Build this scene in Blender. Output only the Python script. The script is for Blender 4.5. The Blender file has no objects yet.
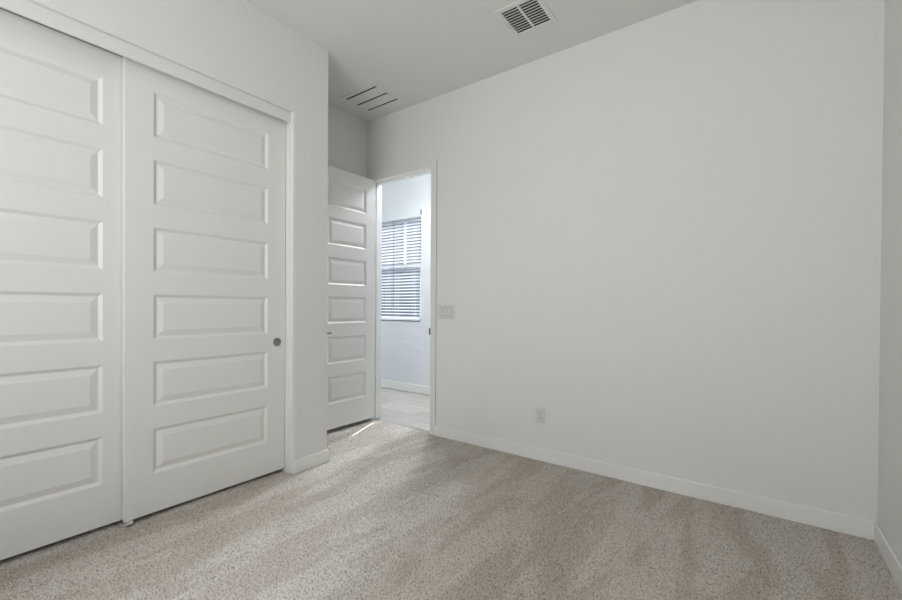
import bpy, bmesh, math, random
from mathutils import Matrix, Vector
random.seed(4)
sc = bpy.context.scene
C = sc.collection

# ---------------------------------------------------------------- camera
EYE = 1.17
def make_camera():
    yaw, pitch, roll = (math.radians(a) for a in (36.008, -0.43, 0.387))
    F = Vector((-math.sin(yaw), math.cos(yaw), 0)); R = Vector((math.cos(yaw), math.sin(yaw), 0)); U = Vector((0, 0, 1))
    F, U = F*math.cos(pitch) + U*math.sin(pitch), U*math.cos(pitch) - F*math.sin(pitch)
    R, U = R*math.cos(roll) + U*math.sin(roll), U*math.cos(roll) - R*math.sin(roll)
    cd = bpy.data.cameras.new('camera'); co = bpy.data.objects.new('camera', cd); C.objects.link(co)
    m = Matrix((R, U, -F)).transposed().to_4x4(); m.translation = (0, 0, EYE)
    co.matrix_world = m
    cd.sensor_fit = 'HORIZONTAL'; cd.sensor_width = 36
    cd.lens = 416.08*36/902
    cd.shift_y = 9.77/902
    cd.clip_start = 0.02
    sc.camera = co
make_camera()

# ---------------------------------------------------------------- light
w = bpy.data.worlds.new('sky'); sc.world = w; w.use_nodes = True
bg = w.node_tree.nodes['Background']; bg.inputs[0].default_value = (0.66, 0.80, 1.0, 1); bg.inputs[1].default_value = 1.35

def area(name, loc, direction, sx, sy, power, col):
    l = bpy.data.lights.new(name, 'AREA'); l.shape = 'RECTANGLE'; l.size = sx; l.size_y = sy
    l.energy = power; l.color = col
    o = bpy.data.objects.new(name, l); C.objects.link(o); o.location = loc
    o.rotation_euler = Vector(direction).to_track_quat('-Z', 'Y').to_euler()
    return o
# daylight coming in at the bedroom window in the wall behind the camera
bw = area('bedroom_window_daylight', (-0.95, -1.29, 1.65), (-0.02, 1, 0.36), 1.6, 1.5, 47, (0.985, 0.965, 0.985)); bw.data.spread = math.radians(158)
# fill lamps added at both hall ends to brighten it, sources unseen
area('hall_end_fill', (-0.05, 3.68, 1.6), (-1, 0, 0), 1.1, 2.4, 9, (0.74, 0.85, 1.0))
area('hall_end_fill_left', (-6.2, 3.68, 1.3), (1, 0, -.1), 1.1, 1.8, 18, (0.74, 0.85, 1.0))
# added unseen lamp high in the hall, spilling through the doorway onto the carpet
area('hall_spill_fill', (-2.95, 3.95, 3.02), (0.05, -1.15, -1), .4, .30, 70, (0.87, 0.93, 1.0))
# sun on the hall side; only the gap at the right end of the blind lets it through to the carpet
sun = bpy.data.lights.new('sun', 'SUN'); sun.energy = 13; sun.angle = math.radians(0.3); sun.color = (1, 0.97, 0.92)
so = bpy.data.objects.new('sun', sun); C.objects.link(so)
SUN = Vector((0.402, -1.0, -1.232)); so.rotation_euler = SUN.to_track_quat('-Z', 'Y').to_euler()

vs = sc.view_settings
vs.view_transform = 'Standard'; vs.look = 'None'; vs.gamma = 1; vs.use_curve_mapping = False
vs.exposure = 0.0

# ---------------------------------------------------------------- materials
def lin(c): return tuple(((v/255)/12.92 if v/255 <= .04045 else ((v/255+.055)/1.055)**2.4) for v in c)
def mat(name, rgb, rough=.6, metal=0, bump=None, spec=.5):
    m = bpy.data.materials.new(name); m.use_nodes = True
    nt = m.node_tree; b = nt.nodes['Principled BSDF']
    b.inputs['Base Color'].default_value = (*lin(rgb), 1); b.inputs['Roughness'].default_value = rough
    b.inputs['Metallic'].default_value = metal; b.inputs['Specular IOR Level'].default_value = spec
    if bump:
        sca, st, dist = bump
        g = nt.nodes.new('ShaderNodeNewGeometry')
        n = nt.nodes.new('ShaderNodeTexNoise'); n.inputs['Scale'].default_value = sca; n.inputs['Detail'].default_value = 3
        bp = nt.nodes.new('ShaderNodeBump'); bp.inputs['Strength'].default_value = st; bp.inputs['Distance'].default_value = dist
        nt.links.new(g.outputs['Position'], n.inputs['Vector'])
        nt.links.new(n.outputs['Fac'], bp.inputs['Height']); nt.links.new(bp.outputs['Normal'], b.inputs['Normal'])
    return m
M = dict(
    wall=mat('wall_paint', (228, 228, 224), .85, bump=(90, .12, .002), spec=.25),
    ceil=mat('ceiling_paint', (228, 227, 223), .9, bump=(90, .12, .002), spec=.2),
    trim=mat('trim_paint', (236, 235, 230), .42),
    door=mat('door_paint', (232, 231, 226), .45),
    dark=mat('dark_gap', (38, 37, 35), .9),
    black=mat('black_metal', (22, 21, 22), .5, 0),
    nickel=mat('satin_nickel', (150, 148, 145), .32, .9),
    plastic=mat('white_plastic', (216, 214, 208), .35),
    slot=mat('socket_slot', (70, 68, 66), .6),
    louvre=mat('vent_paint', (226, 225, 220), .5),
    duct=mat('duct_dark', (28, 27, 26), .9),
    blind=mat('blind_vinyl', (240, 242, 246), .45),
    vinyl=mat('window_vinyl', (235, 237, 240), .4),
    hallwall=mat('hall_paint', (224, 226, 228), .85, bump=(90, .12, .002), spec=.25),
    stucco=mat('neighbour_stucco', (134, 129, 142), .95, bump=(40, .5, .01)),
    gravel=mat('gravel', (96, 94, 96), .95, bump=(60, .6, .02)),
    bracket=mat('grey_bracket', (140, 142, 146), .5, .3),
    shade=mat('shade_fabric', (220, 215, 205), .9),
)
def glass_mat():
    m = bpy.data.materials.new('window_glass'); m.use_nodes = True; nt = m.node_tree
    for n in list(nt.nodes): nt.nodes.remove(n)
    o = nt.nodes.new('ShaderNodeOutputMaterial'); t = nt.nodes.new('ShaderNodeBsdfTransparent'); g = nt.nodes.new('ShaderNodeBsdfGlossy')
    t.inputs[0].default_value = (.93, .96, .96, 1); g.inputs['Roughness'].default_value = .02
    mx = nt.nodes.new('ShaderNodeMixShader'); mx.inputs[0].default_value = .06
    nt.links.new(t.outputs[0], mx.inputs[1]); nt.links.new(g.outputs[0], mx.inputs[2]); nt.links.new(mx.outputs[0], o.inputs[0])
    return m
M['glass'] = glass_mat()

def carpet_mat(bump=True, k=1.0):
    m = bpy.data.materials.new('carpet_pile'); m.use_nodes = True; nt = m.node_tree; L = nt.links.new
    b = nt.nodes['Principled BSDF']; b.inputs['Roughness'].default_value = 1; b.inputs['Specular IOR Level'].default_value = .05
    b.inputs['Sheen Weight'].default_value = .15
    g = nt.nodes.new('ShaderNodeNewGeometry')
    def noise(sca, det=2, rough=.5, vec=None, dist=0):
        n = nt.nodes.new('ShaderNodeTexNoise'); n.inputs['Scale'].default_value = sca; n.inputs['Detail'].default_value = det
        n.inputs['Roughness'].default_value = rough; n.inputs['Distortion'].default_value = dist
        L(vec or g.outputs['Position'], n.inputs['Vector']); return n
    def ramp(src, stops):
        r = nt.nodes.new('ShaderNodeValToRGB'); e = r.color_ramp.elements
        e[0].position, e[0].color = stops[0][0], (*stops[0][1], 1); e[1].position, e[1].color = stops[-1][0], (*stops[-1][1], 1)
        for p, c in stops[1:-1]:
            x = e.new(p); x.color = (*c, 1)
        L(src, r.inputs[0]); return r
    def mul(a, c, f=1.0):
        x = nt.nodes.new('ShaderNodeMix'); x.data_type = 'RGBA'; x.blend_type = 'MULTIPLY'; x.inputs[0].default_value = f
        L(a, x.inputs[6]); L(c, x.inputs[7]); return x.outputs[2]
    n1 = noise(115, 3, .6); c1 = ramp(n1.outputs['Fac'], [(.30, lin((150, 134, 120))), (.46, lin((252, 246, 239))), (.60, lin((255, 252, 246)))])
    n2 = noise(42, 2, .6); c2 = ramp(n2.outputs['Fac'], [(.33, (.95, .94, .93)), (.58, (1, 1, 1))])
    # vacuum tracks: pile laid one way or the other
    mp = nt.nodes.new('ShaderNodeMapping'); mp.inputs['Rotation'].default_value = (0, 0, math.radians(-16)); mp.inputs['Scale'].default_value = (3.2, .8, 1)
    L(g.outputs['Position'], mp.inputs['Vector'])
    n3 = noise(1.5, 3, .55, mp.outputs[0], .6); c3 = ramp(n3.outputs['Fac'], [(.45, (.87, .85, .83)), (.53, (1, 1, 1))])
    # brushed swath towards the doorway, reflected daylight painted into its lighter colour, irregular edge
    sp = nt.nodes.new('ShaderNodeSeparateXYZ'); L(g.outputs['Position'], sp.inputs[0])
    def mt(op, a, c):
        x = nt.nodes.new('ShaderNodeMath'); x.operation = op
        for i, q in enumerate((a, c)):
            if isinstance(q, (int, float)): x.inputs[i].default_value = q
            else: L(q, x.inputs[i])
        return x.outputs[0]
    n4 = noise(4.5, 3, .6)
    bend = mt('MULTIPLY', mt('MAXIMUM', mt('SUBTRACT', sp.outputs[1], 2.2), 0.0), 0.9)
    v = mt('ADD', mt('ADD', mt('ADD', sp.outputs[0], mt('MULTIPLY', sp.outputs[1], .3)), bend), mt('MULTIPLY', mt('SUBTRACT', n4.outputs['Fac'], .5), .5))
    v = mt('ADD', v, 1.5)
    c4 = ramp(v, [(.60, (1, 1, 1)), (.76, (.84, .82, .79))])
    # carpet toned darker and warmer along the closet
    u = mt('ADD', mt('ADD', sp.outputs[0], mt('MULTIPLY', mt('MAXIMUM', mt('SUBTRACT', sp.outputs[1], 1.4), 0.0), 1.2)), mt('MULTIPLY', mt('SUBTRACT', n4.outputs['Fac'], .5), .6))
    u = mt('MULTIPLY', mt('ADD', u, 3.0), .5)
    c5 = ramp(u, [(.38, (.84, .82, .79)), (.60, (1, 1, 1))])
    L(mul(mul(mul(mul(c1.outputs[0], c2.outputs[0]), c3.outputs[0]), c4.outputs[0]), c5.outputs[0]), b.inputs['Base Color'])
    if not bump:   # every yarn tuft has its own tone
        c6 = ramp(g.outputs['Random Per Island'], [(.0, (.50, .46, .42)), (.34, (.94, .93, .91)), (1, (1, 1, 1))])
        L(mul(b.inputs['Base Color'].links[0].from_socket, c6.outputs[0]), b.inputs['Base Color'])
    ad = nt.nodes.new('ShaderNodeMath'); ad.operation = 'ADD'; L(n1.outputs['Fac'], ad.inputs[0]); L(n2.outputs['Fac'], ad.inputs[1])
    bp = nt.nodes.new('ShaderNodeBump'); bp.inputs['Strength'].default_value = .9; bp.inputs['Distance'].default_value = .012
    L(ad.outputs[0], bp.inputs['Height']); 
    if bump: L(bp.outputs['Normal'], b.inputs['Normal'])
    return m
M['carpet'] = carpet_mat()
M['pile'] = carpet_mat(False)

def plank_mat():
    m = bpy.data.materials.new('grey_planks'); m.use_nodes = True; nt = m.node_tree; L = nt.links.new
    b = nt.nodes['Principled BSDF']; b.inputs['Roughness'].default_value = .38
    g = nt.nodes.new('ShaderNodeNewGeometry')
    br = nt.nodes.new('ShaderNodeTexBrick'); br.inputs['Scale'].default_value = 1; br.inputs['Brick Width'].default_value = 1.2
    br.inputs['Row Height'].default_value = .17; br.inputs['Mortar Size'].default_value = .0015
    br.inputs['Color1'].default_value = (*lin((206, 200, 193)), 1); br.inputs['Color2'].default_value = (*lin((188, 181, 173)), 1)
    br.inputs['Mortar'].default_value = (*lin((150, 143, 136)), 1)
    L(g.outputs['Position'], br.inputs['Vector'])
    mp = nt.nodes.new('ShaderNodeMapping'); mp.inputs['Scale'].default_value = (2, 22, 1); L(g.outputs['Position'], mp.inputs['Vector'])
    n = nt.nodes.new('ShaderNodeTexNoise'); n.inputs['Scale'].default_value = 1.5; n.inputs['Detail'].default_value = 5; L(mp.outputs[0], n.inputs['Vector'])
    r = nt.nodes.new('ShaderNodeValToRGB'); r.color_ramp.elements[0].position = .35; r.color_ramp.elements[0].color = (.80, .79, .78, 1)
    r.color_ramp.elements[1].position = .6; L(n.outputs['Fac'], r.inputs[0])
    x = nt.nodes.new('ShaderNodeMix'); x.data_type = 'RGBA'; x.blend_type = 'MULTIPLY'; x.inputs[0].default_value = 1
    L(br.outputs['Color'], x.inputs[6]); L(r.outputs[0], x.inputs[7]); L(x.outputs[2], b.inputs['Base Color'])
    return m
M['plank'] = plank_mat()

# ---------------------------------------------------------------- helpers
def bx(bm, x0, x1, y0, y1, z0, z1):
    if x0 > x1: x0, x1 = x1, x0
    if y0 > y1: y0, y1 = y1, y0
    if z0 > z1: z0, z1 = z1, z0
    v = [bm.verts.new(p) for p in ((x0,y0,z0),(x1,y0,z0),(x1,y1,z0),(x0,y1,z0),(x0,y0,z1),(x1,y0,z1),(x1,y1,z1),(x0,y1,z1))]
    for f in ((0,3,2,1),(4,5,6,7),(0,1,5,4),(1,2,6,5),(2,3,7,6),(3,0,4,7)): bm.faces.new([v[i] for i in f])
def cyl(bm, c, axis, r, depth, seg=28, r2=None):
    q = Vector(axis).to_track_quat('Z', 'Y').to_matrix().to_4x4(); q.translation = c
    bmesh.ops.create_cone(bm, cap_ends=True, segments=seg, radius1=r, radius2=r if r2 is None else r2, depth=depth, matrix=q)
def obj(name, bm, m, parent=None, bevel=0, seg=2, smooth=False):
    me = bpy.data.meshes.new(name); bmesh.ops.recalc_face_normals(bm, faces=bm.faces); bm.to_mesh(me); bm.free()
    me.materials.append(M[m] if isinstance(m, str) else m)
    o = bpy.data.objects.new(name, me); C.objects.link(o)
    if parent:
        o.parent = parent
        if parent.type == 'EMPTY': o.matrix_parent_inverse = Matrix.Translation(-parent.location)
    if bevel:
        b = o.modifiers.new('bevel', 'BEVEL'); b.width = bevel; b.segments = seg; b.limit_method = 'ANGLE'; b.angle_limit = math.radians(25)
    if smooth:
        for p in me.polygons: p.use_smooth = True
        try: me.set_sharp_from_angle(angle=math.radians(40))
        except Exception: pass
    return o
def boxes(name, m, bl, parent=None, bevel=0, seg=2):
    bm = bmesh.new()
    for b in bl: bx(bm, *b)
    return obj(name, bm, m, parent, bevel, seg)
def struct(name, m, bl, bevel=0, label=None, seg=2):
    o = boxes(name, m, bl, None, bevel, seg); o['kind'] = 'structure'
    if label: o['label'] = label
    return o
def thing(name, label, cat, loc, group=None):
    o = bpy.data.objects.new(name, None); C.objects.link(o); o.location = loc; o.empty_display_size = .1
    o['label'] = label; o['category'] = cat
    if group: o['group'] = group
    return o

# ---------------------------------------------------------------- dimensions
H = 3.066          # ceiling
XW = -2.578        # closet wall face
XR = 0.518         # right wall face
YA = 2.971         # wall with the doorway
YH = YA + .12      # hall side of it
YC = 1.973         # end of the closet block
XH = -3.246        # wall the entry door opens against
YB = -1.35         # wall behind the camera
YF = 4.275         # far wall of the hall
XC = -3.30         # back of the closet
DX0, DX1 = -3.150, -2.392   # doorway
DZ = 2.44
CY0, CY1 = -.20, 1.692     # closet opening
CZ = 2.505

# ---------------------------------------------------------------- structure
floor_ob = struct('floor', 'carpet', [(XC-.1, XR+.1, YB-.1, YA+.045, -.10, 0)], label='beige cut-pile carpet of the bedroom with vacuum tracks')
o = struct('hall_floor', 'plank', [(-6.6, .2, YA+.045, YF+.1, -.10, -.004)], label='grey plank floor of the hall beyond the doorway')
struct('ceiling', 'ceil', [(XC-.1, XR+.1, YB-.1, YH, H, H+.1)], label='flat off-white bedroom ceiling')
struct('hall_ceiling', 'ceil', [(-6.6, .2, YH, YF+.1, H, H+.1)], label='white ceiling of the hall')
struct('wall_far', 'wall', [(-6.6, DX0-.02, YA, YH, 0, H), (DX1+.02, XR+.1, YA, YH, 0, H), (DX0-.02, DX1+.02, YA, YH, DZ+.02, H)], label='off-white wall holding the doorway, light switch and outlet')
struct('wall_right', 'wall', [(XR, XR+.1, YB-.1, YA, 0, H)], label='off-white wall at the right edge of the room')
struct('wall_left', 'wall', [
    (XW-.115, XW, CY1, YC, 0, H), (XW-.115, XW, YB-.1, CY0, 0, H), (XW-.115, XW, CY0, CY1, CZ, H),
    (XH-.1, XW-.115, YC-.115, YC, 0, H)], label='off-white closet wall above and beside the sliding doors')
struct('wall_recess', 'wall', [(XH-.1, XH, YC, YA, 0, H)], label='off-white wall behind the open entry door')
struct('wall_closet', 'wall', [(XC-.1, XC, YB-.1, YC-.115, 0, H)], label='inside back wall of the closet')
# back wall with window and high transom
WX0, WX1, WZ0, WZ1 = -1.95, -.15, .88, 2.42
struct('wall_back', 'wall', [
    (XC-.1, WX0, YB-.1, YB, 0, 0.88), (XC-.1, XR+.1, YB-.1, YB, 2.60, H), (XC-.1, XR+.1, YB-.1, YB, 0, .88),
    (XC-.1, WX0, YB-.1, YB, .88, 2.60), (WX1, XR+.1, YB-.1, YB, .88, 2.60), (WX0, WX1, YB-.1, YB, 2.42, 2.60)], label='wall behind the camera with the bedroom window')

# hall walls
HWX0, HWX1, HWZ0, HWZ1 = -4.60, -3.612, .975, 2.40
struct('wall_hall', 'hallwall', [
    (-6.6, HWX0, YF, YF+.14, 0, H), (HWX1, .2, YF, YF+.14, 0, H), (HWX0, HWX1, YF, YF+.14, 0, HWZ0), (HWX0, HWX1, YF, YF+.14, HWZ1, H),
    (-6.6, -6.5, YH, YF, 0, H), (.1, .2, YH, YF, 0, H)], label='pale hall wall beyond the doorway, with the blinds window')

# baseboards with an eased top
BT, BH = .014, .096
struct('baseboard_far', 'trim', [(DX1+.066, XR, YA-BT, YA, 0, BH)], bevel=.004, label='white baseboard under the light switch and outlet')
struct('baseboard_right', 'trim', [(XR-BT, XR, YB, YA-BT, 0, BH)], bevel=.004, label='white baseboard at the right edge of the photo')
struct('baseboard_left', 'trim', [(XW, XW+BT, CY1+.0, YC+BT, 0, BH), (XH+.02, XW, YC, YC+BT, 0, BH)], bevel=.004, label='white baseboard on the short wall beside the sliding doors')
struct('baseboard_recess', 'trim', [(XH, XH+BT, YC+BT, YA, 0, BH)], bevel=.004, label='white baseboard behind the open entry door')
struct('baseboard_hall', 'trim', [(-6.5, .1, YF-BT, YF, 0, .115)], bevel=.004, label='white baseboard on the hall wall under the window')

# closet opening jamb and header
struct('trim_1', 'trim', [(XW-.037, XW+.001, CY1-.010, CY1+.012, 0, CZ+.004)], bevel=.003, label='white jamb strip right of the sliding closet doors')
struct('trim_2', 'trim', [(XW-.115, XW-.037, CY1-.0135, CY1+.02, 0, CZ)], bevel=.002, label='inner white jamb the front closet door closes against')
struct('trim_3', 'wall', [(XW-.036, XW-.022, CY0, CY1-.0101, 2.434, CZ)], bevel=.001, label='white track fascia over the sliding closet doors')
# doorway jamb with stops, and its flat casing
jamb = struct('trim_4', 'trim', [
    (DX0-.02, DX0, YA-.004, YH+.004, .008, DZ+.02), (DX1, DX1+.02, YA-.004, YH+.004, 0, DZ+.02), (DX0, DX1, YA-.004, YH+.004, DZ, DZ+.02),
    (DX0, DX0+.011, YA+.04, YH-.02, .008, DZ), (DX1-.011, DX1, YA+.04, YH-.02, 0, DZ), (DX0+.011, DX1-.011, YA+.04, YH-.02, DZ-.011, DZ)],
    bevel=.0015, label='white door frame around the doorway to the hall')
struct('trim_5', 'wall', [
    (DX1+.006, DX1+.066, YA-.007, YA-.0005, 0, DZ+.066), (DX0-.066, DX0-.006, YA-.007, YA-.0005, 0, DZ+.066), (DX0-.006, DX1+.006, YA-.007, YA-.0005, DZ+.006, DZ+.066)],
    bevel=.002, label='flat white casing around the doorway')
bm = bmesh.new(); bx(bm, DX1-.003, DX1+.004, YA-.014, YA+.03, .912, .972)
obj('strike_plate', bm, 'black', jamb, .001)
struct('trim_7', 'bracket', [(DX1+.066, DX1+.069, YA-.0012, YA-.0003, BH, DZ+.066)], label='thin joint line at the right edge of the doorway casing')
struct('trim_6', 'nickel', [(DX0, DX1, YA+.040, YA+.052, -.004, .002)], label='thin strip between carpet and plank floor')

# cut pile: short leaning yarn tufts over the carpet
def pile():
    import numpy as np
    rs = np.random.RandomState(7); sp = .0056
    pts = []
    for x0, x1, y0, y1 in ((XW+BT+.002, XR-BT-.002, -.45, YC+BT), (XH+BT+.004, XR-BT-.002, YC+BT+.002, YA-BT-.002), (DX0+.013, DX1-.013, YA-BT, YA+.038), (XW-.12, XW+BT, -.2, CY1-.012)):
        gx, gy = np.meshgrid(np.arange(x0, x1, sp), np.arange(y0, y1, sp)); pts.append(np.stack([gx.ravel(), gy.ravel()], 1))
    p = np.concatenate(pts); n = len(p); p = p + rs.uniform(-.0026, .0026, p.shape)
    a = rs.uniform(0, 2*np.pi, n); r = rs.uniform(.0029, .0041, n); h = rs.uniform(.0038, .0068, n)
    # nap direction follows the vacuum strokes
    q = p[:, 0] + .28*p[:, 1]
    side = np.tanh(3*np.sin(q*7.5 + 1.2*np.sin(p[:, 1]*1.7 + p[:, 0])))
    lean = .0030*side
    lx = rs.normal(0, .0018, n) + lean*.27; ly = rs.normal(0, .0018, n) - lean
    V = np.zeros((n, 4, 3))
    for k in range(3):
        t = a + k*2*np.pi/3
        V[:, k, 0] = p[:, 0] + r*np.cos(t); V[:, k, 1] = p[:, 1] + r*np.sin(t); V[:, k, 2] = -.0005
    V[:, 3, 0] = p[:, 0] + lx; V[:, 3, 1] = p[:, 1] + ly; V[:, 3, 2] = h
    base = (np.arange(n)*4)[:, None, None]
    T = (base + np.array([[0, 1, 3], [1, 2, 3], [2, 0, 3]])[None]).reshape(-1)
    me = bpy.data.meshes.new('carpet_pile'); me.vertices.add(n*4); me.vertices.foreach_set('co', V.reshape(-1).astype('f'))
    me.loops.add(len(T)); me.loops.foreach_set('vertex_index', T.astype('i'))
    nf = n*3; me.polygons.add(nf); me.polygons.foreach_set('loop_start', (np.arange(nf)*3).astype('i'))
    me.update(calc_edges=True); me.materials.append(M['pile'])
    o = bpy.data.objects.new('carpet_pile', me); C.objects.link(o)
    o['kind'] = 'stuff'; o.parent = floor_ob
pile()

# ---------------------------------------------------------------- doors
def panel_door(name, Wd, Hd, T, stile, zs, mtl='door', both=True, label=''):
    """slab in local y (0..Wd), z (0..Hd), front face at x=0 looking +x, back at -T; zs = panel (z0,z1)"""
    bm = bmesh.new()
    w1, w2, d = .015, .034, .0125
    def quad(pts): bm.faces.new([bm.verts.new(p) for p in pts])
    for s in (0, 1):
        def P(y, z, dep): return ((-dep) if s == 0 else (-T + dep), y, z)
        def rect(y0, y1, z0, z1, dep=0): quad([P(y0,z0,dep), P(y1,z0,dep), P(y1,z1,dep), P(y0,z1,dep)])
        ye = [0, stile, Wd-stile, Wd]
        ze = [0]
        for a, b in zs: ze += [a, b]
        ze.append(Hd)
        for i in range(3):
            for j in range(len(ze)-1):
                if i == 1 and j % 2 == 1:
                    y0, y1, z0, z1 = ye[1], ye[2], ze[j], ze[j+1]
                    rings = [(0, 0), (w1, d), (w1+.003, d), (w1+w2, .0025)]
                    for (a, da), (c, dc) in zip(rings, rings[1:]):
                        A = [P(y0+a,z0+a,da), P(y1-a,z0+a,da), P(y1-a,z1-a,da), P(y0+a,z1-a,da)]
                        B = [P(y0+c,z0+c,dc), P(y1-c,z0+c,dc), P(y1-c,z1-c,dc), P(y0+c,z1-c,dc)]
                        for k in range(4): quad([A[k], A[(k+1)%4], B[(k+1)%4], B[k]])
                    c, dc = rings[-1]; rect(y0+c, y1-c, z0+c, z1-c, dc)
                else: rect(ye[i], ye[i+1], ze[j], ze[j+1])
        if s == 0:
            for i in range(3):
                for z in (0, Hd): quad([(0,ye[i],z), (0,ye[i+1],z), (-T,ye[i+1],z), (-T,ye[i],z)])
            for j in range(len(ze)-1):
                for y in (0, Wd): quad([(0,y,ze[j]), (0,y,ze[j+1]), (-T,y,ze[j+1]), (-T,y,ze[j])])
    bmesh.ops.remove_doubles(bm, verts=bm.verts, dist=1e-5)
    o = obj(name, bm, mtl, None, .0022, 2)
    o['kind'] = 'structure'; o['label'] = label
    return o
Z0 = .028
def zset(tops, hgt, z0): return [(t-hgt-z0, t-z0) for t in sorted(tops)]
tops = [.490, .858, 1.226, 1.594, 1.962, 2.330]
d_front = panel_door('door_2', 1.675-.754, 2.470-Z0, .034, .130, zset(tops, .246, Z0), label='front sliding closet door, white with six raised panels and round finger pull')
d_front.location = (-2.653, .754, Z0)
d_back = panel_door('door_1', .93, 2.470-Z0, .034, .130, zset(tops, .246, Z0), label='rear sliding closet door at the left edge, white with raised panels')
d_back.location = (-2.695, -.125, Z0)
def finger_pull(door, y, z):
    bm = bmesh.new()
    for r0, r1, x0, x1 in ((.0285,.0275,.000,.0045), (.0275,.0225,.0045,.0045), (.0225,.0200,.0045,.0018), (.0200,.0120,.0018,.0006), (.0120,.0001,.0006,.0003)):
        n = 40
        for k in range(n):
            a, b = 2*math.pi*k/n, 2*math.pi*(k+1)/n
            bm.faces.new([bm.verts.new((x, r*math.cos(t), r*math.sin(t))) for x, r, t in ((x0,r0,a),(x0,r0,b),(x1,r1,b),(x1,r1,a))])
    bmesh.ops.remove_doubles(bm, verts=bm.verts, dist=1e-6)
    r = obj('finger_pull', bm, 'nickel', door, smooth=True); r.location = (.0003, y, z); r['label'] = 'round satin nickel finger pull'
finger_pull(d_front, 1.614-.754, .918-Z0)
# floor guide where the two closet doors meet
t = thing('door_guide', 'small pale floor guide under the corner of the front sliding door', 'door guide', (-2.655, .775, 0))
boxes('guide_block', 'plastic', [(-2.652, -2.643, .760, .790, 0, .036), (-2.70, -2.643, .760, .790, 0, .012)], t, .002)

# entry door, opened flat towards the recess wall
EX = DX0 + .037
EY0, EY1 = YA - .008 - .69, YA - .008
etops = [.520, .886, 1.256, 1.614, 1.978, 2.330]
d_entry = panel_door('door_3', .69, 2.440-.04, .035, .115, zset(etops, .246, .04), label='white six-panel entry door standing open beside the doorway')
d_entry.location = (EX, EY0, .04)
def lever(door, y, z, side, direction):
    s = 1 if side > 0 else -1; x = 0 if side > 0 else -.035
    bm = bmesh.new(); cyl(bm, (x+s*.004, 0, 0), (1, 0, 0), .030, .008, 32)
    r = obj('rose', bm, 'nickel', door, .001); r.location = (0, y, z)
    bm = bmesh.new(); cyl(bm, (x+s*.028, 0, 0), (1, 0, 0), .010, .046, 20)
    bx(bm, x+s*.044, x+s*.056, -.012, direction, -.008, .010)
    obj('lever_handle', bm, 'nickel', r, .003)
lever(d_entry, .06, .925-.04, 1, .056)
lever(d_entry, .06, .925-.04, -1, .10)
for z in (.25, .95, 1.65, 2.2):
    bm = bmesh.new(); cyl(bm, (EX-.037-.002-d_entry.location.x, .69+.004, z-.03), (0, 0, 1), .006, .09, 16)
    bx(bm, -.034, -.002, .689, .6925, z-.075, z+.015)
    obj('hinge', bm, 'nickel', d_entry)

# ---------------------------------------------------------------- bedroom window (behind the camera)
win = struct('window_1', 'vinyl', [
    (WX0, WX0+.05, YB-.09, YB-.03, WZ0, WZ1), (WX1-.05, WX1, YB-.09, YB-.03, WZ0, WZ1), (WX0+.05, WX1-.05, YB-.09, YB-.03, WZ1-.05, WZ1),
    (WX0+.05, WX1-.05, YB-.09, YB-.03, WZ0, WZ0+.05), (WX0+.88, WX0+.92, YB-.085, YB-.035, WZ0+.05, WZ1-.05)], label='bedroom window behind the camera')
boxes('pane', 'glass', [(WX0+.04, WX1-.04, YB-.062, YB-.058, WZ0+.04, WZ1-.04)], win)

# ---------------------------------------------------------------- hall window and its blind
yw = YF + .085
hw = struct('window_2', 'vinyl', [
    (HWX0, HWX0+.02, yw, yw+.05, HWZ0, HWZ1), (HWX1-.018, HWX1, yw, yw+.05, HWZ0, HWZ1), (HWX1-.085, HWX1-.018, yw-.003, yw+.05, HWZ0, 1.76), (HWX0+.02, HWX0+.06, yw-.003, yw+.05, HWZ0, 1.76), (HWX0, HWX1, yw, yw+.05, HWZ1-.035, HWZ1),
    (HWX0, HWX1, yw, yw+.05, HWZ0, HWZ0+.045), (HWX0, HWX1, yw-.005, yw+.05, 1.700, 1.760), (-4.008, -3.985, yw+.005, yw+.045, 1.76, HWZ1-.03)],
    bevel=.002, label='white framed single-hung hall window seen through the doorway')
boxes('pane', 'glass', [(HWX0+.015, HWX1-.012, yw+.023, yw+.027, HWZ0+.04, HWZ1-.03)], hw)
struct('sill', 'trim', [(HWX0, HWX1, YF-.0, yw, HWZ0-.012, HWZ0+.001)], label='white sill under the hall blind')

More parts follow.
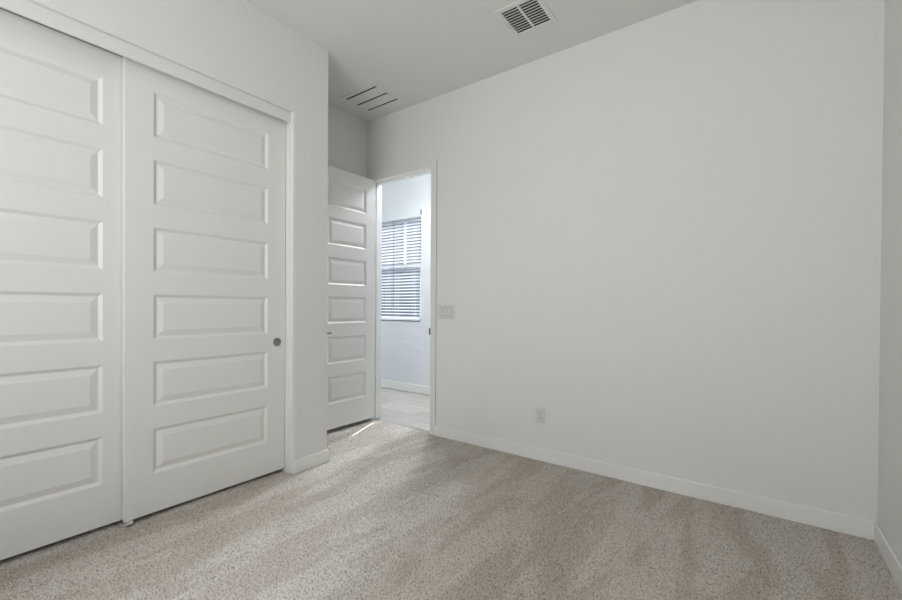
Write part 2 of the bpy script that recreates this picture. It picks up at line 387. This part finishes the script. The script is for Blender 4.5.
bl = thing('window_blind', 'white horizontal slat blind on the hall window seen through the doorway', 'blind', (-4.0, YF+.03, HWZ0))
BX0, BX1 = HWX0+.006, HWX1-.040
boxes('valance', 'hallwall', [(HWX0-.004, HWX1-.003, YF-.012, YF-.0005, 2.374, 2.458)], bl, .002)
boxes('valance_bracket', 'bracket', [(HWX1-.003, HWX1+.009, YF-.016, YF-.0005, 2.400, 2.470)], bl, .001)
boxes('bottom_rail', 'blind', [(BX0, BX1, YF+.006, YF+.056, HWZ0+.008, HWZ0+.028)], bl, .004)
pitch = .0425; n = 33
slat0 = None
ta = math.radians(-14)
for k in range(n):
    z = HWZ0 + .05 + pitch*k
    if slat0 is None:
        bm = bmesh.new(); N = 6; rows = []
        for i in range(N+1):
            s = -.025 + .05*i/N; cam = .003*(1-(s/.025)**2)
            yy, zz = s*math.cos(ta)-cam*math.sin(ta), s*math.sin(ta)+cam*math.cos(ta)
            rows.append([(bm.verts.new((x, yy, zz)), bm.verts.new((x, yy, zz-.0028))) for x in (BX0+4.0, BX1+4.0)])
        for a, b in zip(rows, rows[1:]):
            bm.faces.new([a[0][0], a[1][0], b[1][0], b[0][0]]); bm.faces.new([a[0][1], b[0][1], b[1][1], a[1][1]])
            for e in (0, 1): bm.faces.new([a[e][0], b[e][0], b[e][1], a[e][1]])
        for r in (rows[0], rows[-1]): bm.faces.new([r[0][0], r[0][1], r[1][1], r[1][0]])
        slat0 = obj('slat', bm, 'blind', bl); slat0.matrix_parent_inverse = Matrix.Identity(4); sl = slat0
    else:
        sl = slat0.copy(); C.objects.link(sl)
    sl.location = (0, .002, z-HWZ0)
for x in (-4.25, -4.07, -3.75):
    boxes('ladder_cord', 'blind', [(x-.0012, x+.0012, YF+.004, YF+.0065, HWZ0+.02, 2.39), (x-.0012, x+.0012, YF+.057, YF+.0595, HWZ0+.02, 2.39)], bl)
boxes('tilt_wand', 'bracket', [(-4.115, -4.109, YF-.006, YF+.0, 1.15, 2.39)], bl, .002)

# outside the hall window
struct('ground', 'gravel', [(-14, 8, -12, 18, -.3, -.15)], label='gravel yard outside the hall window')
struct('wall_neighbour', 'stucco', [(-14, 8, 9.0, 9.2, -.15, 3.7)], label='grey purple stucco garden wall outside the hall window')

# ---------------------------------------------------------------- ceiling registers
def supply_vent():
    x0, x1, y0, y1 = -1.335, -1.100, 2.365, 2.612
    t = thing('ceiling_vent', 'square white ceiling register with dark louvres at the top centre', 'vent', ((x0+x1)/2, (y0+y1)/2, H))
    f = .036; z = H-.007
    boxes('frame', 'louvre', [(x0-f, x0, y0-f, y1+f, z, H), (x1, x1+f, y0-f, y1+f, z, H), (x0, x1, y0-f, y0, z, H), (x0, x1, y1, y1+f, z, H)], t, .003)
    boxes('duct_opening', 'duct', [(x0, x1, y0, y1, H-.0006, H-.0002)], t)
    xm = (x0+x1)/2
    boxes('divider', 'louvre', [(xm-.007, xm+.007, y0, y1, z, H-.001)], t)
    NS = 10
    first = None
    for a, b in ((x0, xm-.007), (xm+.007, x1)):
        first = None
        for k in range(NS):
            y = y0 + (y1-y0)*(k+.75)/NS
            if first is None:
                bm = bmesh.new(); v = []
                pts = [(-.0078, .0002), (.0078, .0048), (.0078, .0058), (-.0078, .0012)]
                A = [bm.verts.new((a, p, q)) for p, q in pts]; B = [bm.verts.new((b, p, q)) for p, q in pts]
                for i in range(4): bm.faces.new([A[i], A[(i+1)%4], B[(i+1)%4], B[i]])
                bm.faces.new(A); bm.faces.new(B[::-1])
                first = obj('louvre', bm, 'louvre', t); s = first
            else:
                s = first.copy(); C.objects.link(s)
            s.location = (0, y, H-.0072)
    boxes('damper_lever', 'louvre', [(x0-.014, x0-.009, y0+.10, y0+.16, z-.008, z)], t, .001)
supply_vent()
def slot_vent():
    x0, x1, y0, y1 = -3.075, -2.600, 2.475, 2.840
    t = thing('ceiling_vent', 'flat white ceiling grille with three dark slots above the entry door', 'vent', ((x0+x1)/2, (y0+y1)/2, H))
    ys = [2.525, 2.658, 2.788]; sx0, sx1 = -3.035, -2.645; hw_ = .0105
    edges = [y0]
    for y in ys: edges += [y-hw_, y+hw_]
    edges.append(y1)
    
    boxes('end_strip', 'louvre', [(x0, sx0, y0, y1, H-.006, H)], t, .002); boxes('end_strip', 'louvre', [(sx1, x1, y0, y1, H-.006, H)], t, .002)
    for i in range(0, len(edges), 2):
        boxes('blade', 'louvre', [(sx0, sx1, edges[i], edges[i+1], H-.006, H)], t, .001)
    boxes('duct_opening', 'duct', [(sx0, sx1, ys[0]-hw_, ys[-1]+hw_, H-.0006, H-.0002)], t)
slot_vent()

# ---------------------------------------------------------------- switch and outlet
def switch():
    x0, x1, z0, z1 = -2.298, -2.124, 1.060, 1.182
    t = thing('light_switch', 'white three-rocker light switch plate right of the doorway', 'light switch', ((x0+x1)/2, YA, z0))
    boxes('wall_plate', 'plastic', [(x0, x1, YA-.007, YA, z0, z1)], t, .003)
    for k in range(3):
        cx = (x0+x1)/2 + (k-1)*.046; cz = (z0+z1)/2
        boxes('bezel', 'bracket', [(cx-.0175, cx+.0175, YA-.0073, YA-.005, cz-.034, cz+.034)], t)
        bm = bmesh.new()
        s = [(-.0075, -.0325), (-.0115, .0325), (-.0058, .0325), (-.0058, -.0325)]
        A = [bm.verts.new((cx-.016, YA+p, cz+q)) for p, q in s]; B = [bm.verts.new((cx+.016, YA+p, cz+q)) for p, q in s]
        for i in range(4): bm.faces.new([A[i], A[(i+1)%4], B[(i+1)%4], B[i]])
        bm.faces.new(A); bm.faces.new(B[::-1])
        obj('rocker', bm, 'plastic', t, .001)
        for q in (-.048, .048):
            bm = bmesh.new(); cyl(bm, (cx, YA-.0072, cz+q), (0, 1, 0), .003, .0012, 12); obj('screw', bm, 'bracket', t)
switch()
def outlet():
    cx, cz = -1.308, .342
    t = thing('power_outlet', 'white double power outlet low on the wall above the baseboard', 'outlet', (cx, YA, cz-.058))
    boxes('wall_plate', 'plastic', [(cx-.036, cx+.036, YA-.006, YA, cz-.058, cz+.058)], t, .003)
    for q in (-.0195, .0195):
        bm = bmesh.new(); cyl(bm, (cx, YA-.0068, cz+q), (0, 1, 0), .0165, .003, 28)
        r = obj('receptacle', bm, 'plastic', t, .0006)
        boxes('slots', 'slot', [(cx-.0075, cx-.0055, YA-.0088, YA-.0080, cz+q-.002, cz+q+.008), (cx+.0055, cx+.0075, YA-.0088, YA-.0080, cz+q-.001, cz+q+.007),
            (cx-.0022, cx+.0022, YA-.0088, YA-.0080, cz+q-.0105, cz+q-.006)], r)
    bm = bmesh.new(); cyl(bm, (cx, YA-.0064, cz), (0, 1, 0), .003, .0012, 12); obj('screw', bm, 'bracket', t)
outlet()
